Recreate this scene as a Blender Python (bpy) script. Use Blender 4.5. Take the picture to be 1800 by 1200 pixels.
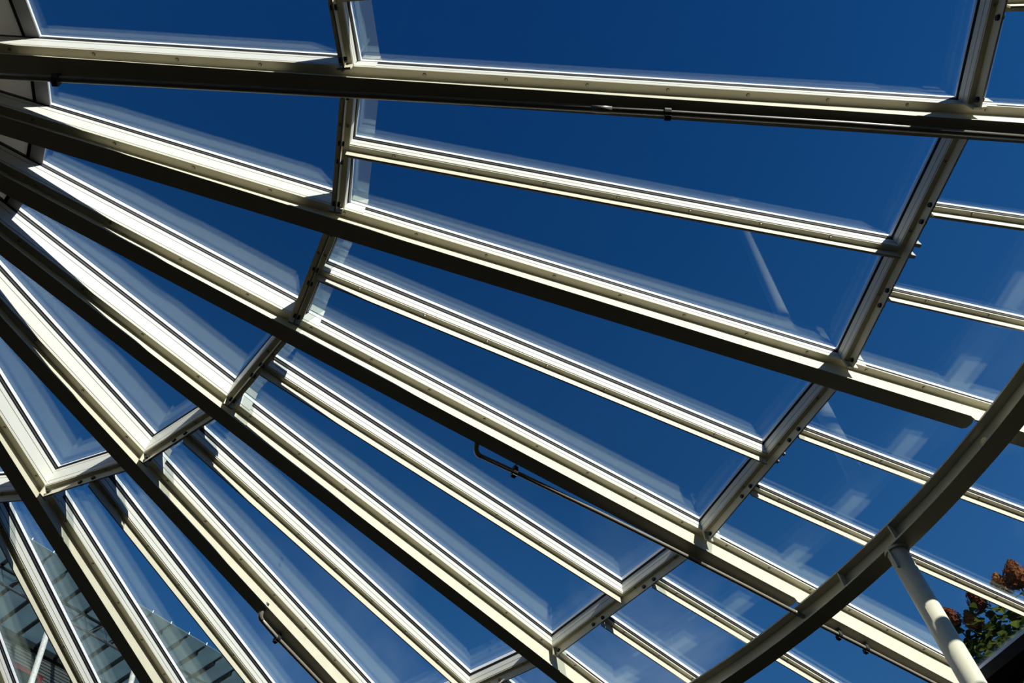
import bpy, bmesh, math, random
import numpy as np
from mathutils import Vector, Matrix

random.seed(7)
sc = bpy.context.scene
COL = sc.collection
for o in list(bpy.data.objects):
    bpy.data.objects.remove(o)

# ------------------------------------------------------------------ camera
CAM_R = ((0.9972000879, -0.0594385910, -0.0453766297),
         (0.0255311972, 0.8409604534, -0.5404939166),
         (0.0702861479, 0.5378220614, 0.8401233764))     # image right, image down, view direction
CAM_C = (3.87924971, -1.22568061, -4.91656661)
FPX = 1420.131
cam_data = bpy.data.cameras.new('camera')
cam_data.sensor_width = 36.0
cam_data.lens = FPX / 1800.0 * 36.0
cam_data.clip_end = 500
cam = bpy.data.objects.new('camera', cam_data)
COL.objects.link(cam)
_r, _d, _f = (Vector(v) for v in CAM_R)
cam.matrix_world = Matrix(((_r.x, -_d.x, -_f.x, CAM_C[0]), (_r.y, -_d.y, -_f.y, CAM_C[1]),
                           (_r.z, -_d.z, -_f.z, CAM_C[2]), (0, 0, 0, 1)))
sc.camera = cam

# ------------------------------------------------------------------ sun, sky, exposure
SUN_AZ, SUN_EL = math.radians(-55.5), math.radians(29.0)
SUN_DIR = Vector((math.cos(SUN_EL) * math.cos(SUN_AZ), math.cos(SUN_EL) * math.sin(SUN_AZ), math.sin(SUN_EL)))
sun_data = bpy.data.lights.new('sun', 'SUN')
sun_data.energy = 10.8
sun_data.angle = math.radians(0.53)
sun_data.color = (1.0, 0.955, 0.86)
sun = bpy.data.objects.new('sun', sun_data)
COL.objects.link(sun)
sun.rotation_euler = SUN_DIR.to_track_quat('Z', 'Y').to_euler()
sun.location = SUN_DIR * 40

world = bpy.data.worlds.new('sky')
sc.world = world
world.use_nodes = True
wn, wl = world.node_tree.nodes, world.node_tree.links
wn.clear()


def N(nodes, kind, **kw):
    n = nodes.new(kind)
    for k, v in kw.items():
        setattr(n, k, v)
    return n


def build_sky():
    tc = N(wn, 'ShaderNodeTexCoord')
    nrm = N(wn, 'ShaderNodeVectorMath', operation='NORMALIZE')
    wl.new(tc.outputs['Generated'], nrm.inputs[0])
    sep = N(wn, 'ShaderNodeSeparateXYZ')
    wl.new(nrm.outputs[0], sep.inputs[0])
    # colour from the horizon up to the zenith
    ramp = N(wn, 'ShaderNodeValToRGB')
    els = ramp.color_ramp.elements
    stops = [(0.0, (0.12, 0.22, 0.40)), (0.25, (0.075, 0.20, 0.43)), (0.52, (0.030, 0.140, 0.375)),
             (0.72, (0.0115, 0.076, 0.232)), (0.88, (0.0045, 0.049, 0.172)), (1.0, (0.0022, 0.033, 0.136))]
    els[0].position, els[0].color = stops[0][0], (*stops[0][1], 1)
    els[1].position, els[1].color = stops[-1][0], (*stops[-1][1], 1)
    for p, c in stops[1:-1]:
        e = els.new(p)
        e.color = (*c, 1)
    wl.new(sep.outputs['Z'], ramp.inputs[0])
    # the sky brightens towards the sun
    dt = N(wn, 'ShaderNodeVectorMath', operation='DOT_PRODUCT')
    wl.new(nrm.outputs[0], dt.inputs[0])
    dt.inputs[1].default_value = SUN_DIR
    mr = N(wn, 'ShaderNodeMapRange', clamp=True)
    for k, v in (('From Min', 0.0), ('From Max', 1.0), ('To Min', 0.92), ('To Max', 1.75)):
        mr.inputs[k].default_value = v
    wl.new(dt.outputs['Value'], mr.inputs['Value'])
    mul = N(wn, 'ShaderNodeVectorMath', operation='SCALE')
    wl.new(ramp.outputs['Color'], mul.inputs[0])
    wl.new(mr.outputs[0], mul.inputs['Scale'])
    # thin wispy clouds, projected on a high flat layer
    zz = N(wn, 'ShaderNodeMath', operation='MAXIMUM')
    wl.new(sep.outputs['Z'], zz.inputs[0])
    zz.inputs[1].default_value = 0.06
    div = N(wn, 'ShaderNodeVectorMath', operation='DIVIDE')
    cmb = N(wn, 'ShaderNodeCombineXYZ')
    for i in range(3):
        wl.new(zz.outputs[0], cmb.inputs[i])
    wl.new(nrm.outputs[0], div.inputs[0])
    wl.new(cmb.outputs[0], div.inputs[1])
    mp = N(wn, 'ShaderNodeMapping')
    mp.inputs['Location'].default_value = (3.1, 0.35, 0)
    mp.inputs['Scale'].default_value = (1.15, 0.95, 0)
    mp.inputs['Rotation'].default_value = (0, 0, 0.5)
    wl.new(div.outputs[0], mp.inputs[0])
    n1 = N(wn, 'ShaderNodeTexNoise')
    n1.inputs['Scale'].default_value = 1.6
    n1.inputs['Detail'].default_value = 7
    n1.inputs['Roughness'].default_value = 0.56
    n1.inputs['Distortion'].default_value = 0.7
    wl.new(mp.outputs[0], n1.inputs['Vector'])
    n2 = N(wn, 'ShaderNodeTexNoise')
    n2.inputs['Scale'].default_value = 0.85
    n2.inputs['Detail'].default_value = 2
    wl.new(mp.outputs[0], n2.inputs['Vector'])
    pr = N(wn, 'ShaderNodeMath', operation='MULTIPLY')
    wl.new(n1.outputs[0], pr.inputs[0])
    wl.new(n2.outputs[0], pr.inputs[1])
    low = N(wn, 'ShaderNodeMapRange', clamp=True)      # fewer clouds near the zenith
    for k, v in (('From Min', 0.50), ('From Max', 0.74), ('To Min', 1.0), ('To Max', 0.0)):
        low.inputs[k].default_value = v
    wl.new(sep.outputs['Z'], low.inputs['Value'])
    cm = N(wn, 'ShaderNodeMapRange', clamp=True)
    for k, v in (('From Min', 0.24), ('From Max', 0.42), ('To Min', 0.0), ('To Max', 0.42)):
        cm.inputs[k].default_value = v
    wl.new(pr.outputs[0], cm.inputs['Value'])
    cf = N(wn, 'ShaderNodeMath', operation='MULTIPLY')
    wl.new(cm.outputs[0], cf.inputs[0])
    wl.new(low.outputs[0], cf.inputs[1])
    mix = N(wn, 'ShaderNodeMix', data_type='RGBA')
    wl.new(cf.outputs[0], mix.inputs['Factor'])
    wl.new(mul.outputs[0], mix.inputs['A'])
    mix.inputs['B'].default_value = (0.46, 0.56, 0.68, 1)
    bg = N(wn, 'ShaderNodeBackground')
    bg.inputs['Strength'].default_value = 1.0
    wl.new(mix.outputs['Result'], bg.inputs['Color'])
    out = N(wn, 'ShaderNodeOutputWorld')
    wl.new(bg.outputs[0], out.inputs['Surface'])


build_sky()
sc.view_settings.view_transform = 'Standard'
sc.view_settings.look = 'None'
sc.view_settings.exposure = 0.0
sc.view_settings.gamma = 1.0
sc.view_settings.use_curve_mapping = False
sc.cycles.transparent_max_bounces = 32
sc.cycles.max_bounces = 10
sc.cycles.glossy_bounces = 5
sc.cycles.caustics_reflective = False
sc.cycles.caustics_refractive = False


# ------------------------------------------------------------------ materials
def material(name, color, rough=0.5, metal=0.0, noise=0.0, scale=30.0, bump=0.0, spec=0.5, coords='Object'):
    m = bpy.data.materials.new(name)
    m.use_nodes = True
    nt = m.node_tree
    b = nt.nodes['Principled BSDF']
    b.inputs['Base Color'].default_value = (*color, 1)
    b.inputs['Roughness'].default_value = rough
    b.inputs['Metallic'].default_value = metal
    b.inputs['Specular IOR Level'].default_value = spec
    if noise or bump:
        tc = nt.nodes.new('ShaderNodeTexCoord')
        no = nt.nodes.new('ShaderNodeTexNoise')
        no.inputs['Scale'].default_value = scale
        no.inputs['Detail'].default_value = 5
        nt.links.new(tc.outputs[coords], no.inputs['Vector'])
        if noise:
            rp = nt.nodes.new('ShaderNodeValToRGB')
            rp.color_ramp.elements[0].position = 0.3
            rp.color_ramp.elements[1].position = 0.7
            rp.color_ramp.elements[0].color = (*[c * (1 - noise) for c in color], 1)
            rp.color_ramp.elements[1].color = (*[min(1, c * (1 + noise)) for c in color], 1)
            nt.links.new(no.outputs[0], rp.inputs[0])
            nt.links.new(rp.outputs[0], b.inputs['Base Color'])
        if bump:
            bp = nt.nodes.new('ShaderNodeBump')
            bp.inputs['Strength'].default_value = bump
            bp.inputs['Distance'].default_value = 0.01
            nt.links.new(no.outputs[0], bp.inputs['Height'])
            nt.links.new(bp.outputs[0], b.inputs['Normal'])
    return m


def glass_material(name, tint, extra=0.0, haze=0.0, haze_col=(0.6, 0.65, 0.62)):
    """Thin architectural glass: see-through, with mirror reflections that grow at grazing angles."""
    m = bpy.data.materials.new(name)
    m.use_nodes = True
    nt = m.node_tree
    nt.nodes.clear()
    ge = nt.nodes.new('ShaderNodeNewGeometry')
    dt = N(nt.nodes, 'ShaderNodeVectorMath', operation='DOT_PRODUCT')
    nt.links.new(ge.outputs['Normal'], dt.inputs[0])
    nt.links.new(ge.outputs['Incoming'], dt.inputs[1])
    ab = N(nt.nodes, 'ShaderNodeMath', operation='ABSOLUTE')
    nt.links.new(dt.outputs['Value'], ab.inputs[0])
    su = N(nt.nodes, 'ShaderNodeMath', operation='SUBTRACT')
    su.inputs[0].default_value = 1.0
    nt.links.new(ab.outputs[0], su.inputs[1])
    pw = N(nt.nodes, 'ShaderNodeMath', operation='POWER')
    nt.links.new(su.outputs[0], pw.inputs[0])
    pw.inputs[1].default_value = 5.0
    ma = N(nt.nodes, 'ShaderNodeMath', operation='MULTIPLY_ADD')
    nt.links.new(pw.outputs[0], ma.inputs[0])
    ma.inputs[1].default_value = 0.90 - extra
    ma.inputs[2].default_value = 0.043 + extra
    tr = nt.nodes.new('ShaderNodeBsdfTransparent')
    tr.inputs[0].default_value = (*tint, 1)
    gl = nt.nodes.new('ShaderNodeBsdfGlossy')
    gl.inputs['Roughness'].default_value = 0.02
    gl.inputs['Color'].default_value = (0.76, 0.93, 1, 1)
    mx = nt.nodes.new('ShaderNodeMixShader')
    nt.links.new(ma.outputs[0], mx.inputs[0])
    nt.links.new(tr.outputs[0], mx.inputs[1])
    nt.links.new(gl.outputs[0], mx.inputs[2])
    last = mx
    if haze:
        tl = nt.nodes.new('ShaderNodeBsdfTranslucent')
        tl.inputs[0].default_value = (*haze_col, 1)
        df = nt.nodes.new('ShaderNodeBsdfDiffuse')
        df.inputs[0].default_value = (*haze_col, 1)
        hm = nt.nodes.new('ShaderNodeMixShader')
        hm.inputs[0].default_value = 0.5
        nt.links.new(tl.outputs[0], hm.inputs[1])
        nt.links.new(df.outputs[0], hm.inputs[2])
        m2 = nt.nodes.new('ShaderNodeMixShader')
        m2.inputs[0].default_value = haze
        nt.links.new(mx.outputs[0], m2.inputs[1])
        nt.links.new(hm.outputs[0], m2.inputs[2])
        last = m2
    out = nt.nodes.new('ShaderNodeOutputMaterial')
    nt.links.new(last.outputs[0], out.inputs['Surface'])
    return m


M = {
    'cream': material('cream_steel_paint', (0.56, 0.53, 0.41), 0.45, noise=0.04, scale=9),
    'alu': material('white_glazing_bar', (0.58, 0.575, 0.525), 0.42, noise=0.03, scale=7),
    'spacer': material('bright_spacer', (0.72, 0.73, 0.74), 0.35, noise=0.02, scale=20),
    'rubber': material('black_rubber', (0.006, 0.006, 0.007), 0.7, noise=0.2, scale=60, spec=0.15),
    'trim': material('grey_gasket_trim', (0.10, 0.10, 0.095), 0.5, noise=0.1, scale=30),
    'closer': material('grey_lap_closer', (0.20, 0.21, 0.20), 0.5, noise=0.1, scale=20),
    'strip': material('grey_hub_strip', (0.20, 0.20, 0.21), 0.5, noise=0.1, scale=8),
    'screw': material('dull_screw', (0.23, 0.21, 0.17), 0.4, metal=0.7, noise=0.1, scale=80),
    'bolt': material('dark_bolt', (0.035, 0.033, 0.03), 0.5, metal=0.5, noise=0.2, scale=80),
    'pipe': material('cream_pipe', (0.21, 0.19, 0.155), 0.4, noise=0.06, scale=15),
    'clamp': material('black_clamp', (0.02, 0.02, 0.022), 0.55, noise=0.2, scale=60),
    'glass': glass_material('roof_glass', (0.972, 0.985, 0.99)),
    'lap': glass_material('greyish_glass_lap', (0.95, 0.98, 0.97), extra=0.01, haze=0.045),
    'hub': material('hub_panel_paint', (0.62, 0.61, 0.56), 0.5, noise=0.08, scale=4),
    'gutter': material('black_gutter', (0.012, 0.012, 0.013), 0.7, noise=0.2, scale=12, spec=0.1),
    'galv': material('galvanised_steel', (0.42, 0.44, 0.42), 0.5, metal=0.35, noise=0.25, scale=40),
    'dark_steel': material('dark_canopy_steel', (0.022, 0.028, 0.03), 0.5, noise=0.15, scale=12),
    'truss': material('grey_truss_steel', (0.30, 0.27, 0.26), 0.5, noise=0.15, scale=20),
    'board': material('pale_cladding_board', (0.36, 0.35, 0.33), 0.6, noise=0.12, scale=5, bump=0.2),
    'red': material('red_window_frame', (0.55, 0.035, 0.05), 0.45, noise=0.08, scale=10),
    'pane_dark': material('dark_window_glass', (0.02, 0.035, 0.03), 0.08, noise=0.2, scale=3),
    'ground': material('dark_ground', (0.0035, 0.0037, 0.0025), 0.9, noise=0.4, scale=2, bump=0.3, spec=0.0),
    'floor': material('dark_floor', (0.0045, 0.004, 0.0033), 0.7, noise=0.25, scale=3, bump=0.1, spec=0.0),
    'stem': material('shrub_stem', (0.09, 0.055, 0.03), 0.8, noise=0.3, scale=20, bump=0.4),
}


def opal_material(name, col, through):
    m = bpy.data.materials.new(name)
    m.use_nodes = True
    nt = m.node_tree
    nt.nodes.clear()
    tc = nt.nodes.new('ShaderNodeTexCoord')
    no = nt.nodes.new('ShaderNodeTexNoise')
    no.inputs['Scale'].default_value = 1.7
    no.inputs['Detail'].default_value = 4
    nt.links.new(tc.outputs['Object'], no.inputs['Vector'])
    rp = nt.nodes.new('ShaderNodeValToRGB')
    rp.color_ramp.elements[0].position = 0.3
    rp.color_ramp.elements[1].position = 0.75
    rp.color_ramp.elements[0].color = (*[c * 0.8 for c in col], 1)
    rp.color_ramp.elements[1].color = (*[min(1, c * 1.15) for c in col], 1)
    nt.links.new(no.outputs[0], rp.inputs[0])
    tl = nt.nodes.new('ShaderNodeBsdfTranslucent')
    df = nt.nodes.new('ShaderNodeBsdfDiffuse')
    nt.links.new(rp.outputs[0], tl.inputs[0])
    nt.links.new(rp.outputs[0], df.inputs[0])
    mx = nt.nodes.new('ShaderNodeMixShader')
    mx.inputs[0].default_value = 0.5
    nt.links.new(tl.outputs[0], mx.inputs[1])
    nt.links.new(df.outputs[0], mx.inputs[2])
    tr = nt.nodes.new('ShaderNodeBsdfTransparent')
    tr.inputs[0].default_value = (0.86, 0.94, 0.96, 1)
    m2 = nt.nodes.new('ShaderNodeMixShader')
    m2.inputs[0].default_value = through
    nt.links.new(mx.outputs[0], m2.inputs[1])
    nt.links.new(tr.outputs[0], m2.inputs[2])
    out = nt.nodes.new('ShaderNodeOutputMaterial')
    nt.links.new(m2.outputs[0], out.inputs['Surface'])
    return m


M['opal'] = opal_material('opal_hub_panel', (0.40, 0.39, 0.36), 0.0)
M['canopy'] = opal_material('milky_canopy_glass', (0.19, 0.265, 0.27), 0.32)


def leaf_material(name, c1, c2, thru=0.45):
    m = bpy.data.materials.new(name)
    m.use_nodes = True
    nt = m.node_tree
    nt.nodes.clear()
    oi = nt.nodes.new('ShaderNodeObjectInfo')
    tc = nt.nodes.new('ShaderNodeTexCoord')
    no = nt.nodes.new('ShaderNodeTexNoise')
    no.inputs['Scale'].default_value = 14
    nt.links.new(tc.outputs['Object'], no.inputs['Vector'])
    ad = N(nt.nodes, 'ShaderNodeMath', operation='MULTIPLY_ADD')
    nt.links.new(no.outputs[0], ad.inputs[0])
    ad.inputs[1].default_value = 0.4
    nt.links.new(oi.outputs['Random'], ad.inputs[2])
    rp = nt.nodes.new('ShaderNodeValToRGB')
    rp.color_ramp.elements[0].position = 0.15
    rp.color_ramp.elements[1].position = 1.0
    rp.color_ramp.elements[0].color = (*c1, 1)
    rp.color_ramp.elements[1].color = (*c2, 1)
    nt.links.new(ad.outputs[0], rp.inputs[0])
    df = nt.nodes.new('ShaderNodeBsdfDiffuse')
    tl = nt.nodes.new('ShaderNodeBsdfTranslucent')
    nt.links.new(rp.outputs[0], df.inputs[0])
    nt.links.new(rp.outputs[0], tl.inputs[0])
    mx = nt.nodes.new('ShaderNodeMixShader')
    mx.inputs[0].default_value = thru
    nt.links.new(df.outputs[0], mx.inputs[1])
    nt.links.new(tl.outputs[0], mx.inputs[2])
    out = nt.nodes.new('ShaderNodeOutputMaterial')
    nt.links.new(mx.outputs[0], out.inputs['Surface'])
    return m


M['leaf'] = leaf_material('shrub_leaf', (0.010, 0.022, 0.008), (0.10, 0.13, 0.022))
M['flower'] = leaf_material('faded_flower', (0.10, 0.030, 0.018), (0.30, 0.13, 0.045), 0.25)


# ------------------------------------------------------------------ object helpers
def link(name, mesh, parent=None):
    o = bpy.data.objects.new(name, mesh)
    COL.objects.link(o)
    if parent is not None:
        o.parent = parent
    return o


def tag(o, label, cat, group=None):
    o['label'] = label
    o['category'] = cat
    if group:
        o['group'] = group
    return o


def thing(name, label, cat, loc, group=None):
    o = bpy.data.objects.new(name, None)
    o.empty_display_size = 0.2
    COL.objects.link(o)
    o.location = loc
    tag(o, label, cat, group)
    return o


class MB:
    """Collects shapes and links them as one mesh object."""

    def __init__(self):
        self.bm = bmesh.new()

    def loft(self, rings, closed=True, caps=True):
        vs = [[self.bm.verts.new(p) for p in r] for r in rings]
        n = len(rings[0])
        for a, b in zip(vs[:-1], vs[1:]):
            for i in range(n if closed else n - 1):
                j = (i + 1) % n
                self.bm.faces.new((a[i], a[j], b[j], b[i]))
        if caps:
            self.bm.faces.new(list(reversed(vs[0])))
            self.bm.faces.new(vs[-1])

    def box8(self, p):
        """p: 8 points, lower four then upper four, same winding."""
        v = [self.bm.verts.new(q) for q in p]
        for f in ((3, 2, 1, 0), (4, 5, 6, 7), (0, 1, 5, 4), (1, 2, 6, 5), (2, 3, 7, 6), (3, 0, 4, 7)):
            self.bm.faces.new([v[i] for i in f])

    def box(self, c, ax, ay, az):
        """centre and three half-extent vectors"""
        c, ax, ay, az = Vector(c), Vector(ax), Vector(ay), Vector(az)
        self.box8([c - ax - ay - az, c + ax - ay - az, c + ax + ay - az, c - ax + ay - az,
                   c - ax - ay + az, c + ax - ay + az, c + ax + ay + az, c - ax + ay + az])

    def tube(self, pts, r, n=12, caps=True):
        pts = [Vector(p) for p in pts]
        rr = r if isinstance(r, (list, tuple)) else [r] * len(pts)
        rings = []
        up = None
        for i, p in enumerate(pts):
            a = pts[max(i - 1, 0)]
            b = pts[min(i + 1, len(pts) - 1)]
            d = (b - a).normalized()
            if up is None:
                up = Vector((0, 0, 1)) if abs(d.z) < 0.9 else Vector((1, 0, 0))
            x = d.cross(up).normalized()
            y = x.cross(d).normalized()
            up = y
            rings.append([p + x * (math.cos(2 * math.pi * k / n) * rr[i]) + y * (math.sin(2 * math.pi * k / n) * rr[i])
                          for k in range(n)])
        self.loft(rings, True, caps)

    def build(self, name, mat, parent=None, smooth=False, origin=None):
        bmesh.ops.recalc_face_normals(self.bm, faces=self.bm.faces)
        me = bpy.data.meshes.new(name)
        org = Vector(origin) if origin is not None else (Vector(parent['_loc']) if parent is not None and '_loc' in parent else None)
        if org is not None:
            bmesh.ops.translate(self.bm, verts=self.bm.verts, vec=-org)
        self.bm.to_mesh(me)
        self.bm.free()
        me.materials.append(M[mat] if isinstance(mat, str) else mat)
        if smooth:
            for p in me.polygons:
                p.use_smooth = True
        o = link(name, me, parent)
        if parent is None and org is not None:
            o.location = org
        return o


LOC = {}


def thing_at(name, label, cat, loc, group=None):
    o = thing(name, label, cat, loc, group)
    LOC[o.name] = Vector(loc)
    return o


def part(mb, name, mat, parent, smooth=False, under=None):
    """link mb as a part of the thing (or as a sub-part of part 'under'); coordinates are world ones"""
    me_parent = under if under is not None else parent
    org = LOC[parent.name]
    bmesh.ops.recalc_face_normals(mb.bm, faces=mb.bm.faces)
    bmesh.ops.translate(mb.bm, verts=mb.bm.verts, vec=-org)
    me = bpy.data.meshes.new(name)
    mb.bm.to_mesh(me)
    mb.bm.free()
    me.materials.append(M[mat])
    if smooth:
        for p in me.polygons:
            p.use_smooth = True
    return link(name, me, me_parent)


# ------------------------------------------------------------------ roof geometry (metres; apex at the origin)
D = math.radians(15.0)
TA = 0.051175
R1, R2, R3, R0 = 3.262, 6.762, 10.02, 1.43
STEP = 0.09          # every ring of panes laps over the next one below
NF_P, NF_I = -0.148, -0.168   # underside of the flange, primaries and tees
W_P, W_I, W_O = 0.0577, 0.0476, 0.041


def P(k):
    a = (k - 1) * D
    return Vector((math.cos(a), math.sin(a), -TA))


def line(k):
    """ray of a rafter: base vector (times radius), unit along, unit sideways (towards the lower index), unit up"""
    kb = math.floor(k + 1e-6)
    fr = k - kb
    p = P(kb) * (1 - fr) + P(kb + 1) * fr if fr > 1e-6 else P(kb)
    d = p.normalized()
    t = Vector((p.y, -p.x, 0)).normalized()
    n = t.cross(d).normalized()
    if n.z < 0:
        n = -n
    return p, d, t, n


class Frame:
    def __init__(self, k):
        self.k = k
        self.p, self.d, self.t, self.n = line(k)

    def at(self, r, t=0.0, n=0.0):
        return self.p * r + self.t * t + self.n * n

    def prism(self, mb, prof, r0, r1, prof1=None):
        mb.loft([[self.at(r0, a, b) for a, b in prof], [self.at(r1, a, b) for a, b in (prof1 or prof)]])


def rect(t0, t1, n0, n1):
    return [(t0, n0), (t1, n0), (t1, n1), (t0, n1)]


def bar_profile(h, top, bottom, grooves, g=0.009):
    """symmetric glazing-bar section with thin recessed joints on both flanks"""
    right = [(h, bottom)]
    for gr in sorted(grooves):
        right += [(h, gr - 0.0035), (h - g, gr - 0.0035), (h - g, gr + 0.0035), (h, gr + 0.0035)]
    right += [(h, top)]
    return right + [(-a, b) for a, b in reversed(right)]


def beam_depth(r):
    return 0.020 + 0.0215 * r


ORD = ['zeroth', 'first', 'second', 'third', 'fourth', 'fifth', 'sixth', 'seventh', 'eighth', 'ninth']
K_MAX = 8

screw_bm = bmesh.new()
bmesh.ops.create_cone(screw_bm, cap_ends=True, segments=6, radius1=0.011, radius2=0.008, depth=0.008)
SCREW = bpy.data.meshes.new('screw')
screw_bm.to_mesh(SCREW)
SCREW.materials.append(M['screw'])
screw_bm.free()
bolt_bm = bmesh.new()
bmesh.ops.create_cone(bolt_bm, cap_ends=True, segments=8, radius1=0.017, radius2=0.015, depth=0.02)
BOLT = bpy.data.meshes.new('bolt')
bolt_bm.to_mesh(BOLT)
BOLT.materials.append(M['bolt'])
bolt_bm.free()


def place(mesh, name, parent, pos, zdir):
    o = link(name, mesh, parent)
    o.location = Vector(pos) - LOC[parent.name]
    o.rotation_euler = Vector(zdir).to_track_quat('Z', 'Y').to_euler()
    return o


def in_view(pts, margin=0.22):
    """True when any of the points lies in (or near) the picture: only such repeats are built"""
    C = Vector(CAM_C)
    for q in pts:
        v = Vector(q) - C
        x, y, z = v.dot(_r), v.dot(_d), v.dot(_f)
        if z > 0.05:
            px, py = 900 + FPX * x / z, 600 + FPX * y / z
            if -1800 * margin < px < 1800 * (1 + margin) and -1200 * margin < py < 1200 * (1 + margin):
                return True
    return False


# ------------------------------------------------------------------ ground and floor (below the picture)
mb = MB()
mb.loft([[Vector((480 * math.cos(a * math.pi / 24), 480 * math.sin(a * math.pi / 24), z)) for a in range(48)] for z in (-6.75, -6.56)])
o = mb.build('ground', 'ground')
o['kind'] = 'structure'
mb = MB()
mb.loft([[Vector((9.6 * math.cos(a * math.pi / 24), 9.6 * math.sin(a * math.pi / 24), z)) for a in range(48)] for z in (-6.56, -6.5)])
o = mb.build('floor', 'floor')
o['kind'] = 'structure'

# ------------------------------------------------------------------ primary rafters
RB_IN, RB_C, RB_OUT, ZT, ZB = 7.70, 7.78, 7.86, -0.74, -0.90
RAFTER_SAY = {
    0: 'deep cream rafter above the picture, beyond the topmost one',
    1: 'topmost deep cream rafter, nearly level, with a pipe along its dark underside',
    2: 'second deep cream rafter from the top, slanting gently, no pipe beside it',
    3: 'third deep cream rafter from the top, with a long thin pipe hung below it',
    4: 'fourth deep cream rafter from the top, running to the bottom edge right of centre',
    5: 'fifth deep cream rafter from the top, with a short pipe at its lower end',
    6: 'sixth deep cream rafter from the top, steep, passing over the milky canopy',
    7: 'seventh deep cream rafter, steepest one at the lower left corner',
    8: 'eighth deep cream rafter, beyond the lower left corner'}


def primary(k):
    F = Frame(k)
    th = thing_at('roof_rafter', RAFTER_SAY[k], 'rafter', F.at(R1), 'deep rafters fanning out from the hub')
    r_end = R3 - 0.03
    # steel channel, deeper towards the eaves: top flange, web, bottom flange (cut back where it sits on the ring beam)
    mb = MB()
    F.prism(mb, rect(-0.092, 0.054, NF_P, NF_P + 0.012), 0.85, r_end)
    part(mb, 'top_flange', 'cream', th)

    def web(ra, rb, da, db):
        mb = MB()
        F.prism(mb, rect(-0.005, 0.005, NF_P - da, NF_P), ra, rb, rect(-0.005, 0.005, NF_P - db, NF_P))
        return mb
    cut0, cut1 = 7.69, 7.90
    zr = 0.742

    def notch(r):
        return zr + F.p.z * r + NF_P          # depth of the web where it rests on the ring beam
    part(web(0.85, cut0, beam_depth(0.85), beam_depth(cut0)), 'web', 'cream', th)
    part(web(cut0, cut1, notch(cut0), notch(cut1)), 'notched_web', 'cream', th)
    part(web(cut1, r_end, beam_depth(cut1), beam_depth(r_end)), 'web', 'cream', th)

    def flange(ra, rb, round_a, round_b):
        mb = MB()
        outl = []
        lo, h = -0.092, 0.020
        c = 0.04
        if round_a:
            outl += [(ra, lo + c), (ra + c * 0.3, lo + c * 0.3), (ra + c, lo)]
        else:
            outl += [(ra, lo)]
        if round_b:
            outl += [(rb - c, lo), (rb - c * 0.3, lo + c * 0.3), (rb, lo + c), (rb, h - c), (rb - c * 0.3, h - c * 0.3), (rb - c, h)]
        else:
            outl += [(rb, lo), (rb, h)]
        if round_a:
            outl += [(ra + c, h), (ra + c * 0.3, h - c * 0.3), (ra, h - c)]
        else:
            outl += [(ra, h)]
        mb.loft([[F.at(r, t, NF_P - beam_depth(r) - 0.010) for r, t in outl],
                 [F.at(r, t, NF_P - beam_depth(r)) for r, t in outl]])
        return mb
    part(flange(0.85, cut0, False, True), 'bottom_flange', 'cream', th)
    part(flange(cut1, r_end, True, False), 'bottom_flange', 'cream', th)
    # aluminium glazing bar and gaskets, one length per ring of panes
    for zone, (ra, rb, off) in enumerate(((0.95, R1 + 0.146, STEP), (R1 + 0.146, R2 + 0.146, 0.0), (R2 + 0.146, r_end, -STEP))):
        gt = off - 0.036
        top = gt - 0.030 if zone < 2 else gt - 0.009
        grooves = {0: [-0.016, -0.124], 1: [-0.106], 2: []}[zone]
        mb = MB()
        F.prism(mb, bar_profile(0.0545, top, NF_P + (0.012 if zone < 2 else 0.003), grooves), ra, rb)
        part(mb, 'glazing_bar', 'alu', th)
        mb = MB()
        F.prism(mb, rect(0.020, 0.0565, top, gt), ra, rb)
        F.prism(mb, rect(-0.0565, -0.020, top, gt), ra, rb)
        part(mb, 'gasket', 'rubber', th)
        if zone < 2:
            mb = MB()
            F.prism(mb, rect(-0.0572, 0.0572, top + 0.013, top + 0.018), ra, rb)
            part(mb, 'gasket_trim', 'trim', th)
        mb = MB()
        F.prism(mb, [(-0.045, off + 0.011), (0.045, off + 0.011), (0.030, off + 0.022), (-0.030, off + 0.022)], ra, rb)
        part(mb, 'cover_cap', 'alu', th)
    r = 1.35 + 0.07 * k
    while r < r_end - 0.1:
        for sg in (1, -1):
            if not (7.6 < r < 7.85):
                place(SCREW, 'screw', th, F.at(r, sg * 0.031, NF_P - 0.003), -F.n)
        r += 0.452
    return th


for k in range(0, K_MAX + 1):
    primary(k)


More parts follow.
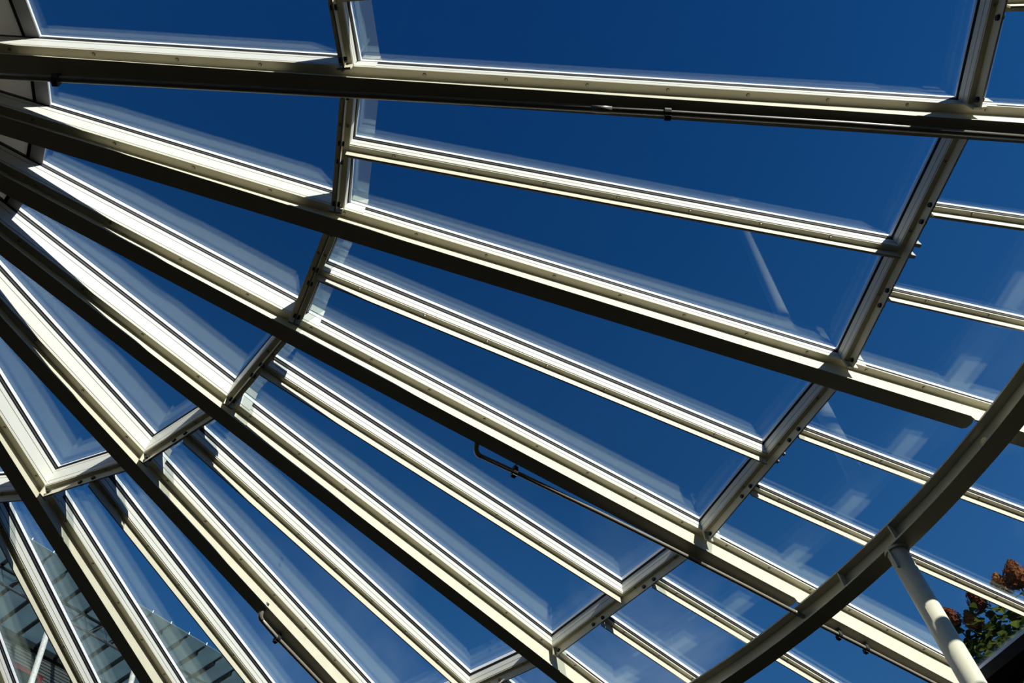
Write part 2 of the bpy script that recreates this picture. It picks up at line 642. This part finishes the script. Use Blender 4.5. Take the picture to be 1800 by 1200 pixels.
# ------------------------------------------------------------------ intermediate glazing tees
def tee(k, r0, r1, off, w, label, cat_group, clip=True):
    F = Frame(k)
    if not in_view([F.at(r0 + (r1 - r0) * i / 8) for i in range(9)], 0.08):
        return
    th = thing_at('glazing_rafter', label, 'glazing bar', F.at(r0), cat_group)
    mb = MB()
    F.prism(mb, rect(-0.037, 0.037, NF_I, NF_I + 0.010), r0 + 0.03, r1 - 0.04)
    part(mb, 'flange', 'cream', th)
    mb = MB()
    d0, d1 = 0.070, 0.070
    F.prism(mb, rect(-0.005, 0.005, NF_I - d0, NF_I), r0 + 0.03, r1 - 0.04)
    part(mb, 'stem', 'cream', th)
    gt = off - 0.036
    top = gt - 0.030 if off == 0 else gt - 0.026
    mb = MB()
    grooves = [-0.112] if off == 0 else []
    F.prism(mb, bar_profile(w - 0.006, top, NF_I + 0.010, grooves), r0 + 0.0, r1)
    part(mb, 'glazing_bar', 'alu', th)
    mb = MB()
    F.prism(mb, rect(0.018, w - 0.002, top, gt), r0, r1)
    F.prism(mb, rect(-w + 0.002, -0.018, top, gt), r0, r1)
    part(mb, 'gasket', 'rubber', th)
    mb = MB()
    F.prism(mb, rect(-w + 0.0012, w - 0.0012, top + 0.012, top + 0.0155), r0, r1)
    part(mb, 'gasket_trim', 'trim', th)
    mb = MB()
    F.prism(mb, [(-0.036, off + 0.011), (0.036, off + 0.011), (0.024, off + 0.022), (-0.024, off + 0.022)], r0 + 0.15, r1)
    part(mb, 'cover_cap', 'alu', th)
    r = r0 + 0.30
    while r < r1 - 0.15:
        for sg in (1, -1):
            place(SCREW, 'screw', th, F.at(r, sg * 0.021, NF_I - 0.003), -F.n)
        r += 0.452


MID = 'slim glazing bars of the middle ring'
OUT = 'slim glazing bars of the outer ring'


def between(b):
    return 'between %s and %s deep rafters from top' % (ORD[b], ORD[b + 1]) if b > 0 else 'above the topmost deep rafter'


for b in range(0, K_MAX):
    tee(b + 0.5, R1, R2, 0.0, W_I, 'slim white middle ring bar, halfway ' + between(b), MID)
    tee(b + 1 / 3, R2, R3, -STEP, W_O, 'slim white outer ring bar, upper one ' + between(b), OUT)
    tee(b + 2 / 3, R2, R3, -STEP, W_O, 'slim white outer ring bar, lower one ' + between(b), OUT)


# ------------------------------------------------------------------ ring purlins
class BayFrame:
    """straight member across bay b at radius r: e along, m towards the apex, n up"""

    def __init__(self, b, r):
        A, B = P(b) * r, P(b + 1) * r
        self.A, self.B = A, B
        self.e = (B - A).normalized()
        nn = A.cross(B).normalized()
        self.n = nn if nn.z > 0 else -nn
        self.m = self.n.cross(self.e).normalized()
        if self.m.dot(A) > 0:
            self.m = -self.m
        self.L = (B - A).length

    def at(self, s, m=0.0, n=0.0):
        return self.A + self.e * s + self.m * m + self.n * n

    def prism(self, mb, prof, s0, s1):
        mb.loft([[self.at(s0, a, b) for a, b in prof], [self.at(s1, a, b) for a, b in prof]])


def purlin(b, r, ring, off_in, off_out, joints, label, group):
    F = BayFrame(b, r)
    if not in_view([F.at(F.L * i / 8) for i in range(9)], 0.08):
        return
    th = thing_at('ring_purlin', label, 'purlin', F.at(F.L / 2), group)
    s0, s1 = 0.058, F.L - 0.058
    w = 0.040
    last = ring == 3
    nf = NF_I
    mb = MB()
    F.prism(mb, rect(-0.037, 0.037, nf, nf + 0.010), s0, s1)
    part(mb, 'flange', 'cream', th)
    mb = MB()
    F.prism(mb, rect(-0.005, 0.005, nf - 0.075, nf), s0, s1)
    part(mb, 'stem', 'cream', th)
    gi, go = off_in - 0.036, off_out - 0.036
    ti, to = gi - 0.022, go - 0.022
    # stepped bar: its inner flank reaches up to the lapping pane, its outer flank to the lower pane
    g = 0.0035
    prof = [(w, nf + 0.010)]
    for gr in ([-0.112] + ([ti - 0.030] if ti - 0.03 > -0.07 else [])):
        prof += [(w, gr - 0.003), (w - g, gr - 0.003), (w - g, gr + 0.003), (w, gr + 0.003)]
    prof += [(w, ti), (-0.006, ti), (-0.006, to), (-w, to)]
    prof += [(-w, -0.109), (-w + g, -0.109), (-w + g, -0.115), (-w, -0.115)] if to > -0.1 else []
    prof += [(-w, nf + 0.010)]
    mb = MB()
    F.prism(mb, prof, s0, s1)
    part(mb, 'glazing_bar', 'alu', th)
    mb = MB()
    F.prism(mb, rect(-0.004, w + 0.004, ti, gi), s0, s1)
    F.prism(mb, rect(-w - 0.004, -0.008, to, go), s0, s1)
    part(mb, 'gasket', 'rubber', th)
    # end plates against the rafters
    for s in (s0 + 0.006, s1 - 0.006):
        mb = MB()
        F.prism(mb, rect(-0.037, 0.037, nf - 0.075, nf + 0.004), s - 0.006, s + 0.006)
        part(mb, 'end_plate', 'cream', th)
    for s in (s0 + 0.045, s1 - 0.045):
        for sg in (1, -1):
            place(BOLT, 'bolt', th, F.at(s, sg * 0.012, nf - 0.040), F.m * sg)
    for fr in joints:
        for ds in (-0.055, 0.055):
            for sg in (1, -1):
                place(BOLT, 'bolt', th, F.at(F.L * fr + ds, sg * 0.008, nf - 0.045), F.m * sg)
    s = s0 + 0.22
    while s < s1 - 0.1:
        for sg in (1, -1):
            place(SCREW, 'screw', th, F.at(s, sg * 0.021, nf - 0.003), -F.n)
        s += 0.45


for b in range(0, K_MAX):
    purlin(b, R1, 1, STEP, 0.0, [0.5], 'short cream inner ring purlin, ' + between(b), 'purlins of the inner ring')
    purlin(b, R2, 2, 0.0, -STEP, [1 / 3, 2 / 3], 'long cream outer ring purlin with bolts, ' + between(b), 'purlins of the outer ring')


# ------------------------------------------------------------------ glass panes
def pane(b, f0, f1, r0, r1, off, zone, label, group):
    La, Lb = Frame(b + f0), Frame(b + f1)
    BF = BayFrame(b, 1.0)
    nrm = BF.n
    if not in_view([(La.at(r) * (1 - u) + Lb.at(r) * u) for r in np.linspace(r0, r1, 6) for u in (0.03, 0.5, 0.97)], 0.02):
        return

    def inward(Fr, sign):
        v = nrm.cross(Fr.d).normalized()
        mid = (Lb.p - La.p)
        return v if v.dot(mid) * sign > 0 else -v
    ia, ib = inward(La, 1), inward(Lb, -1)

    def quad(ra, rb, ea, eb, n):
        return [La.p * ra + ia * ea + nrm * n, La.p * rb + ia * ea + nrm * n,
                Lb.p * rb + ib * eb + nrm * n, Lb.p * ra + ib * eb + nrm * n]
    wa = {True: W_P, False: (W_I if zone == 1 else W_O)}
    ea, eb = wa[f0 == 0.0], wa[f1 == 1.0]
    th = thing_at('skylight', label, 'skylight', (La.at(r0) + Lb.at(r0)) / 2, group)
    end_low = r1 + (0.030 if zone < 2 else -0.03)
    end_up = r1 + (0.146 if zone < 2 else -0.03)
    start = r0 + (0.012 if zone == 0 else 0.012)
    for nm, n0, n1, re in (('lower_sheet', -0.036, -0.028, end_low), ('upper_sheet', 0.002, 0.010, end_up)):
        mb = MB()
        mb.box8(quad(start, re, 0.010, 0.010, off + n0) + quad(start, re, 0.010, 0.010, off + n1))
        part(mb, nm, 'glass', th)
    # bright spacer between the two sheets, all around
    mb = MB()
    o1, o2 = quad(start, end_low, 0.012, 0.012, 0), None
    wr = 0.038

    def strip(qa):
        mb.box8([q + nrm * (off - 0.028) for q in qa] + [q + nrm * (off + 0.002) for q in qa])
    ra_, rb_ = start, end_low
    inner = [La.p * (ra_ + wr) + ia * ea, La.p * (rb_ - wr - 0.03) + ia * ea, Lb.p * (rb_ - wr - 0.03) + ib * eb, Lb.p * (ra_ + wr) + ib * eb]
    outer = quad(ra_, rb_, 0.012, 0.012, 0)
    for i in range(4):
        j = (i + 1) % 4
        strip([outer[i], outer[j], inner[j], inner[i]])
    part(mb, 'spacer', 'spacer', th)
    if zone < 2:
        # lapping edge of the upper sheet: greyish translucent band, and closers under it along the rafters
        mb = MB()
        mb.box8(quad(r1 + 0.045, end_up - 0.006, ea, eb, off - 0.003) + quad(r1 + 0.045, end_up - 0.006, ea, eb, off + 0.0015))
        part(mb, 'lap_band', 'lap', th)
        mb = MB()
        for Fr, iv, e in ((La, ia, ea), (Lb, ib, eb)):
            q = [Fr.p * (r1 + 0.05) + iv * (e - 0.02), Fr.p * end_up + iv * (e - 0.02), Fr.p * end_up + iv * (e + 0.004), Fr.p * (r1 + 0.05) + iv * (e + 0.004)]
            mb.box8([v + nrm * (off - STEP + 0.011) for v in q] + [v + nrm * (off - 0.010) for v in q])
        part(mb, 'lap_closer', 'closer', th)


for b in range(0, K_MAX):
    pane(b, 0.0, 1.0, R0, R1, STEP, 0, 'tapering inner ring skylight near the hub, ' + between(b), 'skylights of the inner ring')
    for i, nm in ((0, 'upper'), (1, 'lower')):
        pane(b, i / 2, (i + 1) / 2, R1, R2, 0.0, 1, 'long middle ring skylight, %s one %s' % (nm, between(b)), 'skylights of the middle ring')
    for i, nm in ((0, 'upper'), (1, 'middle'), (2, 'lower')):
        pane(b, i / 3, (i + 1) / 3, R2, R3, -STEP, 2, 'outer ring skylight, %s one of three %s' % (nm, between(b)), 'skylights of the outer ring')

# ------------------------------------------------------------------ hub of the fan (upper left corner)
hub = thing_at('roof_hub', 'grey panelled hub in the upper left corner where the rafters meet', 'hub', (0, 0, 0.0))
for b in range(0, K_MAX):
    A, B = Frame(b), Frame(b + 1)
    for nm, ra, rb, n0, n1, mt in (('hub_panel', 0.62, 1.19, 0.13, 0.15, 'opal'), ('hub_panel', 1.21, 1.405, 0.058, 0.075, 'opal'),
                                   ('panel_seam', 1.19, 1.21, 0.058, 0.15, 'hub'), ('edge_gasket', 1.405, 1.428, 0.046, 0.075, 'rubber'),
                                   ('edge_strip', 1.428, 1.505, 0.038, 0.052, 'strip')):
        mb = MB()
        q = [A.p * ra, A.p * rb, B.p * rb, B.p * ra]
        mb.box8([v + Vector((0, 0, n0)) for v in q] + [v + Vector((0, 0, n1)) for v in q])
        part(mb, nm, mt, hub)
mb = MB()
na = 48
for rr, z0, z1 in ((0.86, -0.42, 0.1),):
    for i in range(na):
        a0, a1 = 2 * math.pi * i / na, 2 * math.pi * (i + 1) / na
        c0, s0, c1, s1 = math.cos(a0), math.sin(a0), math.cos(a1), math.sin(a1)
        mb.box8([Vector((c0 * (rr - .02), s0 * (rr - .02), z0)), Vector((c0 * rr, s0 * rr, z0)), Vector((c1 * rr, s1 * rr, z0)), Vector((c1 * (rr - .02), s1 * (rr - .02), z0)),
                 Vector((c0 * (rr - .02), s0 * (rr - .02), z1)), Vector((c0 * rr, s0 * rr, z1)), Vector((c1 * rr, s1 * rr, z1)), Vector((c1 * (rr - .02), s1 * (rr - .02), z1))])
part(mb, 'hub_ring', 'cream', hub)

# ------------------------------------------------------------------ curved ring beam on its column
ring = thing_at('ring_beam', 'curved cream ring beam sweeping across the lower right corner, under the rafters', 'beam',
                (RB_C * math.cos(0.45), RB_C * math.sin(0.45), ZB))
AZ0, AZ1, NA = math.radians(-12), math.radians(62), 90


def arc_box(mb, ra, rb, za, zb, a0=AZ0, a1=AZ1, na=NA):
    rings = []
    for i in range(na + 1):
        a = a0 + (a1 - a0) * i / na
        c, s = math.cos(a), math.sin(a)
        rings.append([Vector((ra * c, ra * s, za)), Vector((rb * c, rb * s, za)), Vector((rb * c, rb * s, zb)), Vector((ra * c, ra * s, zb))])
    mb.loft(rings)


mb = MB()
arc_box(mb, RB_IN, RB_OUT, ZT - 0.012, ZT)
part(mb, 'top_flange', 'cream', ring)
mb = MB()
arc_box(mb, RB_IN, RB_OUT, ZB, ZB + 0.012)
part(mb, 'bottom_flange', 'cream', ring)
# web with one round hole
HA, HZ, HR = math.radians(15.75), -0.812, 0.028
zl, zh = ZB + 0.012, ZT - 0.012
half = (zh - zl) / 2
da = half / RB_C
mb = MB()
arc_box(mb, RB_C - 0.005, RB_C + 0.005, zl, zh, AZ0, HA - da, 40)
arc_box(mb, RB_C - 0.005, RB_C + 0.005, zl, zh, HA + da, AZ1, 60)
nh = 24
rows = []
for rr in (RB_C - 0.005, RB_C + 0.005):
    inn, outr = [], []
    for i in range(nh):
        a = 2 * math.pi * i / nh
        ca, sa = math.cos(a), math.sin(a)
        s = 1 / max(abs(ca), abs(sa))
        for lst, u, z in ((inn, HR * ca, HZ + HR * sa), (outr, half * ca * s, (zl + zh) / 2 + half * sa * s)):
            an = HA + u / RB_C
            lst.append(mb.bm.verts.new((rr * math.cos(an), rr * math.sin(an), z)))
    rows.append((inn, outr))
for i in range(nh):
    j = (i + 1) % nh
    for inn, outr in rows:
        mb.bm.faces.new((inn[i], inn[j], outr[j], outr[i]))
    mb.bm.faces.new((rows[0][0][i], rows[0][0][j], rows[1][0][j], rows[1][0][i]))
part(mb, 'web', 'cream', ring)
for az in (26.9, 22.7, 40.0, 5.0):
    a = math.radians(az)
    c, s = Vector((math.cos(a), math.sin(a), 0)), Vector((-math.sin(a), math.cos(a), 0))
    mb = MB()
    mb.box(c * (RB_IN + 0.039) + Vector((0, 0, (zl + zh) / 2)), c * 0.036, s * 0.005, Vector((0, 0, half)))
    part(mb, 'stiffener', 'cream', ring)
CAZ = math.radians(23.35)
CC = Vector((RB_C * math.cos(CAZ), RB_C * math.sin(CAZ), 0))
colm = thing_at('column', 'round cream steel column carrying the curved ring beam, lower right', 'column', CC + Vector((0, 0, -6.5)))
mb = MB()
mb.tube([CC + Vector((0, 0, z)) for z in (-6.478, -3.0, -0.922)], 0.073, 32)
part(mb, 'shaft', 'cream', colm, True)
mb = MB()
mb.tube([CC + Vector((0, 0, -0.922)), CC + Vector((0, 0, -0.902))], 0.088, 24)
part(mb, 'top_plate', 'cream', colm)
mb = MB()
cdir = Vector((math.cos(CAZ), math.sin(CAZ), 0))
mb.box(CC + Vector((0, 0, -1.0)) - cdir * 0.084, cdir * 0.012, Vector((-cdir.y, cdir.x, 0)) * 0.005, Vector((0, 0, 0.08)))
part(mb, 'gusset', 'cream', colm)
mb = MB()
mb.tube([CC + Vector((0, 0, -6.5)), CC + Vector((0, 0, -6.478))], 0.13, 24)
part(mb, 'base_plate', 'cream', colm)


# ------------------------------------------------------------------ pipes hung under the rafters
def pipe(k, pts, rad, label, elbow, clamps, couplings):
    F = Frame(k)
    W = [F.at(*q) for q in pts]
    th = thing_at('pipe', label, 'pipe', W[0], 'thin pipes hung along the rafters')

    def at_r(r):
        for (a, b) in zip(pts[:-1], pts[1:]):
            if a[0] <= r <= b[0]:
                u = (r - a[0]) / (b[0] - a[0])
                return F.at(*[a[i] * (1 - u) + b[i] * u for i in range(3)])
        return W[-1]
    body = list(W)
    mb = MB()
    if elbow:
        r0, t0, n0 = pts[0]
        body = [F.at(r0 + 0.03, t0, n0)] + body[1:]
        mb.tube(body, rad, 14)
        part(mb, 'tube', 'pipe', th, True)
        mb = MB()
        arc = [F.at(r0 + 0.05 - 0.05 * math.sin(a) , t0 + 0.03 * (1 - math.cos(a)), n0 + 0.05 * (1 - math.cos(a))) for a in [i * math.pi / 12 for i in range(7)]]
        arc.append(F.at(r0, t0 + 0.045, n0 + 0.085))
        mb.tube(arc, rad * 1.15, 14)
        part(mb, 'elbow', 'pipe', th, True)
        mb = MB()
        mb.tube([F.at(r0, t0 + 0.043, n0 + 0.080), F.at(r0, t0 + 0.052, n0 + 0.108)], rad * 1.4, 12)
        part(mb, 'end_cap', 'clamp', th, True)
    else:
        mb.tube(body, rad, 14)
        part(mb, 'tube', 'pipe', th, True)
    for r in couplings:
        mb = MB()
        mb.tube([at_r(r - 0.055), at_r(r + 0.055)], rad * 1.18, 14)
        part(mb, 'coupling', 'pipe', th, True)
    for r in clamps:
        c = at_r(r)
        mb = MB()
        mb.tube([at_r(r - 0.018), at_r(r + 0.018)], rad * 1.45, 12)
        mb.box(c + F.n * (rad * 1.7) + F.t * 0.004, F.d * 0.016, F.t * 0.017, F.n * 0.016)
        mb.box(c - F.n * (rad * 1.2) - F.t * rad * 0.9, F.d * 0.017, F.t * 0.015, F.n * 0.014)
        cl = part(mb, 'clamp', 'clamp', th)
        rr = (c - F.at(0)).dot(F.d) / F.p.length
        nb = NF_P - beam_depth(rr) - 0.010
        ct = (c).dot(F.t)
        mb = MB()
        mb.tube([c + F.n * rad, F.at(rr, max(-0.095, min(0.0, ct + 0.02)), nb + 0.004)], 0.006, 8)
        part(mb, 'hanger_rod', 'galv', th, under=cl)


def under(k, rt, gap):
    return [(r, t + {1: 0.008, 3: 0.014, 5: 0.025}[k], NF_P - beam_depth(r) - 0.010 - gap) for r, t in rt]


pipe(1, under(1, [(0.95, -0.100), (1.67, -0.095), (2.4, -0.085), (3.3, -0.074), (5.0, -0.056), (6.0, -0.052), (7.6, -0.062)], 0.030), 0.019,
     'dark pipe running along the underside of the topmost deep rafter', False, [1.69, 5.02], [4.66])
pipe(3, under(3, [(4.75, -0.150), (5.08, -0.132), (5.8, -0.105), (6.45, -0.088), (7.2, -0.078), (7.80, -0.076), (8.36, -0.066), (9.29, -0.056), (9.9, -0.05)], 0.055), 0.0165,
     'long thin pipe hung below the third deep rafter, passing through the ring beam', True, [5.08, 8.18, 8.48], [7.74])
pipe(5, under(5, [(4.85, -0.084), (5.13, -0.092), (5.75, -0.084), (7.6, -0.08)], 0.055), 0.017,
     'short dark pipe with an elbow below the fifth deep rafter, bottom left', True, [5.13], [])

# ------------------------------------------------------------------ eaves
for b in range(0, K_MAX):
    F = BayFrame(b, R3)
    if not in_view([F.at(F.L * i / 8) for i in range(9)], 0.05):
        continue
    th = thing_at('eaves_gutter', 'dark gutter at the roof edge ' + between(b), 'gutter', F.at(F.L / 2), 'gutters along the roof edge')
    mb = MB()
    F.prism(mb, [(0.13, -0.25), (0.13, -0.150), (0.115, -0.150), (0.115, -0.235), (-0.14, -0.235), (-0.14, -0.06), (-0.155, -0.06), (-0.155, -0.25)], 0.0, F.L)
    part(mb, 'trough', 'gutter', th)
    mb = MB()
    F.prism(mb, rect(0.05, 0.13, -0.150, -0.144), 0.0, F.L)
    part(mb, 'edge_gasket', 'rubber', th)

# ------------------------------------------------------------------ milky canopy of the neighbouring building
CO = Vector((-4.2335, 11.8936, 7.0834))
CU, CV, CZ = Vector((0.667, 0.745, 0)).normalized(), Vector((-0.745, 0.667, 0)).normalized(), Vector((0, 0, 1))


def cu(u, v, z=0.0):
    return CO + CU * u + CV * v + CZ * z


can = thing_at('glass_canopy', 'milky glass canopy with dark beams outside, seen through the lower left panes', 'canopy', cu(2, 1.3, 0))
SP = 0.496
for i in range(-8, 16):
    u = SP * i
    for v0, v1 in ((-0.02, 1.28), (1.30, 2.72)):
        if in_view([cu(u + SP / 2, (v0 + v1) / 2)], 0.12):
            mb = MB()
            q = [cu(u + 0.012, v0), cu(u + SP - 0.012, v0), cu(u + SP - 0.012, v1), cu(u + 0.012, v1)]
            mb.box8(q + [x + CZ * 0.014 for x in q])
            part(mb, 'canopy_pane', 'canopy', can)
    if in_view([cu(u, 0.1), cu(u, 1.4), cu(u, 2.6)], 0.12):
        mb = MB()
        mb.box(cu(u, 1.37, -0.022), CU * 0.018, CV * 1.36, CZ * 0.018)
        bmo = part(mb, 'canopy_beam', 'dark_steel', can)
        mb = MB()
        mb.box(cu(u, 1.50, -0.075), CU * 0.034, CV * 1.22, CZ * 0.036)
        part(mb, 'beam_web', 'dark_steel', can, under=bmo)
        mb = MB()
        mb.tube([cu(u, -0.02, -0.01), cu(u, -0.02, 0.05)], 0.012, 8)
        part(mb, 'tip_fitting', 'galv', can, under=bmo)
mb = MB()
mb.tube([cu(-4, 0.93, -0.14), cu(8, 0.93, -0.14)], 0.032, 10)
part(mb, 'truss_chord', 'dark_steel', can, True)
mb = MB()
mb.tube([cu(-4, 0.93, -0.46), cu(8, 0.93, -0.46)], 0.030, 10)
part(mb, 'truss_chord', 'truss', can, True)
for i in range(-8, 16):
    for s in (0, 1):
        a, b2 = cu(SP * (i + 0.5 * s), 0.93, -0.14 if s == 0 else -0.46), cu(SP * (i + 0.5 + 0.5 * s), 0.93, -0.46 if s == 0 else -0.14)
        if in_view([a], 0.1):
            mb = MB()
            mb.tube([a, b2], 0.009, 6)
            part(mb, 'truss_web', 'galv', can)
mb = MB()
mb.tube([cu(-4, 1.29, 0.02), cu(8, 1.29, 0.02)], 0.008, 6)
part(mb, 'wire', 'dark_steel', can)


def ray_on_v(px, py, V):
    x = (Vector(CAM_R[0]) * ((px - 900) / FPX) + Vector(CAM_R[1]) * ((py - 600) / FPX) + Vector(CAM_R[2]))
    C = Vector(CAM_C)
    return C + x * (((CO - C).dot(CV) + V) / x.dot(CV))


for a, b2, lb in (((104, 1046), (40, 1246), 'left galvanised strut holding up the milky canopy'),
                  ((254, 1104), (216, 1256), 'right galvanised strut holding up the milky canopy')):
    top, bot = ray_on_v(*a, 0.93), ray_on_v(*b2, 0.93)
    foot = top + (bot - top) * ((-6.5 - top.z) / (bot.z - top.z))
    th = thing_at('canopy_strut', lb, 'post', foot, 'struts of the canopy')
    mb = MB()
    mb.tube([foot, foot + (top - foot) * 0.5, top], 0.058, 14)
    part(mb, 'tube', 'galv', th, True)
    mb = MB()
    mb.tube([top - (top - foot).normalized() * 0.10, top + CZ * 0.02], 0.070, 14)
    part(mb, 'head', 'galv', th, True)

# clad wall under the canopy
wall = thing_at('clad_wall', 'wall of pale horizontal boards under the canopy, lower left', 'wall', cu(2, 2.8, -13.5))
mb = MB()
mb.box(cu(2.0, 2.90, -6.85), CU * 8.0, CV * 0.08, CZ * 6.73)
part(mb, 'backing', 'dark_steel', wall)
for i in range(30):
    z = -0.14 - 0.066 * i
    mb = MB()
    mb.loft([[cu(uu, 2.82, z - 0.064), cu(uu, 2.78, z - 0.064), cu(uu, 2.795, z - 0.004), cu(uu, 2.82, z - 0.004)] for uu in (-6.0, 10.0)])
    part(mb, 'board', 'board', wall)
mb = MB()
mb.box(cu(2.0, 2.76, -0.075), CU * 8.0, CV * 0.05, CZ * 0.072)
part(mb, 'top_rail', 'dark_steel', wall)
win = thing_at('house_window', 'red framed window in the boarded wall under the canopy', 'window', cu(1.5, 2.76, -1.9))
for nm, c, a, h in (('frame_head', cu(1.45, 2.755, -0.63), 0.50, 0.045), ('frame_sill', cu(1.45, 2.755, -2.05), 0.50, 0.045),
                    ('frame_jamb', cu(0.99, 2.755, -1.34), 0.045, 0.665), ('frame_jamb', cu(1.91, 2.755, -1.34), 0.045, 0.665)):
    mb = MB()
    mb.box(c, CU * a, CV * 0.03, CZ * h)
    part(mb, nm, 'red', win)
mb = MB()
mb.box(cu(1.45, 2.765, -1.34), CU * 0.42, CV * 0.012, CZ * 0.67)
part(mb, 'window_pane', 'pane_dark', win)

# ------------------------------------------------------------------ hydrangea shrub beyond the eaves
base = Vector((10.6, 6.6, -2.6))
shrub = thing_at('flowering_shrub', 'leafy shrub with faded brown flower heads outside the glass, lower right', 'shrub', base)
mb = MB()
mb.loft([[Vector((11.5 + rr * math.cos(a * math.pi / 16), 7.3 + 0.9 * rr * math.sin(a * math.pi / 16), z)) for a in range(32)]
         for rr, z in ((2.8, -6.56), (2.1, -4.2), (1.75, -2.9), (1.3, -2.6))])
bank = mb.build('earth_bank', 'ground')
bank['kind'] = 'structure'
HEADS = [((10.388, 5.694, 1.203), 0.17, 0.26), ((10.253, 5.839, 1.168), 0.13, 0.22), ((10.025, 6.046, 1.150), 0.135, 0.22),
         ((9.778, 6.304, 1.080), 0.12, 0.20), ((10.362, 6.019, 0.843), 0.13, 0.20), ((10.55, 5.62, 1.02), 0.15, 0.24),
         ((9.95, 6.22, 0.98), 0.11, 0.19), ((10.75, 5.75, 1.25), 0.15, 0.25), ((10.15, 6.45, 0.80), 0.10, 0.17)]
# one floret mesh data pattern: four petals
rnd = random.Random(11)
Crown = Vector((10.24, 6.12, 0.60))
for (hc, hr, hl) in HEADS:
    hc = Vector(hc)
    axis = (hc - Vector((10.4, 6.5, -1.2))).normalized()
    x = axis.orthogonal().normalized()
    y = axis.cross(x)
    mb = MB()
    mb.tube([hc - axis * hl * 0.62 + axis * hl * 1.3 * i / 6 for i in range(7)],
            [hr * 0.35, hr * 0.62, hr * 0.66, hr * 0.58, hr * 0.45, hr * 0.28, hr * 0.08], 10)
    for i in range(150):
        u = rnd.random()
        a = rnd.random() * 6.283
        prof = math.sin(math.pi * min(1, 0.18 + 0.82 * u)) ** 0.6 * (1 - 0.35 * u)
        rad = hr * 0.98 * prof * rnd.uniform(0.86, 1.05)
        c = hc + axis * (hl * (u - 0.5) * 1.15) + (x * math.cos(a) + y * math.sin(a)) * rad
        od = ((x * math.cos(a) + y * math.sin(a)) + axis * rnd.uniform(-0.3, 0.6)).normalized()
        px = od.orthogonal().normalized()
        py = od.cross(px)
        s = rnd.uniform(0.017, 0.027)
        w0 = rnd.random() * 6.28
        for q in range(4):
            aa = w0 + q * math.pi / 2
            e1 = px * math.cos(aa) + py * math.sin(aa)
            e2 = px * -math.sin(aa) + py * math.cos(aa)
            vs = [mb.bm.verts.new(p) for p in (c, c + e1 * s * 0.6 + e2 * s * 0.45 + od * s * 0.2, c + e1 * s * 1.15 + od * s * 0.35, c + e1 * s * 0.6 - e2 * s * 0.45 + od * s * 0.2)]
            mb.bm.faces.new(vs)
    part(mb, 'flower_head', 'flower', shrub)
    mb = MB()
    root = base + Vector((rnd.uniform(-0.25, 0.25), rnd.uniform(-0.25, 0.25), 0))
    midp = root.lerp(hc, 0.55) + Vector((rnd.uniform(-0.15, 0.15), rnd.uniform(-0.15, 0.15), 0.05))
    mb.tube([root, root.lerp(midp, 0.5), midp, midp.lerp(hc, 0.6), hc - axis * hl * 0.55], [0.028, 0.024, 0.018, 0.012, 0.008], 7)
    part(mb, 'stem', 'stem', shrub, True)


def leaf_mesh():
    bm = bmesh.new()
    L, Wd = 0.15, 0.052
    n = 5
    rows = []
    for i in range(n + 1):
        u = i / n
        w = Wd * (math.sin(math.pi * (u ** 0.8)) ** 0.8) if 0 < u < 1 else 0.002
        z = -0.03 * u * u
        rows.append([bm.verts.new((-w, L * u, z + w * 0.25)), bm.verts.new((0, L * u, z)), bm.verts.new((w, L * u, z + w * 0.25))])
    for a, b3 in zip(rows[:-1], rows[1:]):
        for i in range(2):
            bm.faces.new((a[i], a[i + 1], b3[i + 1], b3[i]))
    me = bpy.data.meshes.new('leaf')
    bm.to_mesh(me)
    bm.free()
    me.materials.append(M['leaf'])
    return me


LEAF = leaf_mesh()
cnt = 0
tries = 0
while cnt < 290 and tries < 4000:
    tries += 1
    q = Vector((rnd.gauss(0, 1), rnd.gauss(0, 1), rnd.gauss(0, 1)))
    q = q.normalized() * (rnd.random() ** 0.45)
    pos = Crown + Vector((q.x * 0.66, q.y * 0.55, q.z * 0.54))
    if q.z > 0.55 and q.x < -0.3:
        continue
    lf = link('leaf', LEAF, shrub)
    lf.location = pos - base
    out_dir = (pos - Crown + Vector((0, 0, 0.1))).normalized()
    yaw = math.atan2(out_dir.y, out_dir.x) - math.pi / 2 + rnd.gauss(0, 0.7)
    lf.rotation_euler = (rnd.gauss(-0.25, 0.45), rnd.gauss(0, 0.45), yaw)
    s = rnd.uniform(0.75, 1.25)
    lf.scale = (s, s, s)
    cnt += 1
mb = MB()                                    # the deeper leaves, too many and too hidden to pick apart
for i in range(1500):
    q = Vector((rnd.gauss(0, 1), rnd.gauss(0, 1), rnd.gauss(0, 1))).normalized() * (rnd.random() ** 0.4)
    pos = Crown + Vector((0.1, 0.12, -0.62)) + Vector((q.x * 0.95, q.y * 0.8, q.z * 0.95))
    if (pos - Vector(CAM_C)).normalized().dot(Vector((0, 0, 1))) > 0.535:
        continue
    e1 = Vector((rnd.gauss(0, 1), rnd.gauss(0, 1), rnd.gauss(0, 0.5))).normalized()
    e2 = e1.cross(Vector((rnd.gauss(0, .3), rnd.gauss(0, .3), 1))).normalized()
    l, w = rnd.uniform(0.10, 0.17), rnd.uniform(0.035, 0.055)
    vs = [mb.bm.verts.new(p) for p in (pos, pos + e1 * l * 0.45 + e2 * w, pos + e1 * l - Vector((0, 0, 0.02)), pos + e1 * l * 0.45 - e2 * w)]
    mb.bm.faces.new(vs)
o = part(mb, 'inner_foliage', 'leaf', shrub)
o['kind'] = 'stuff'
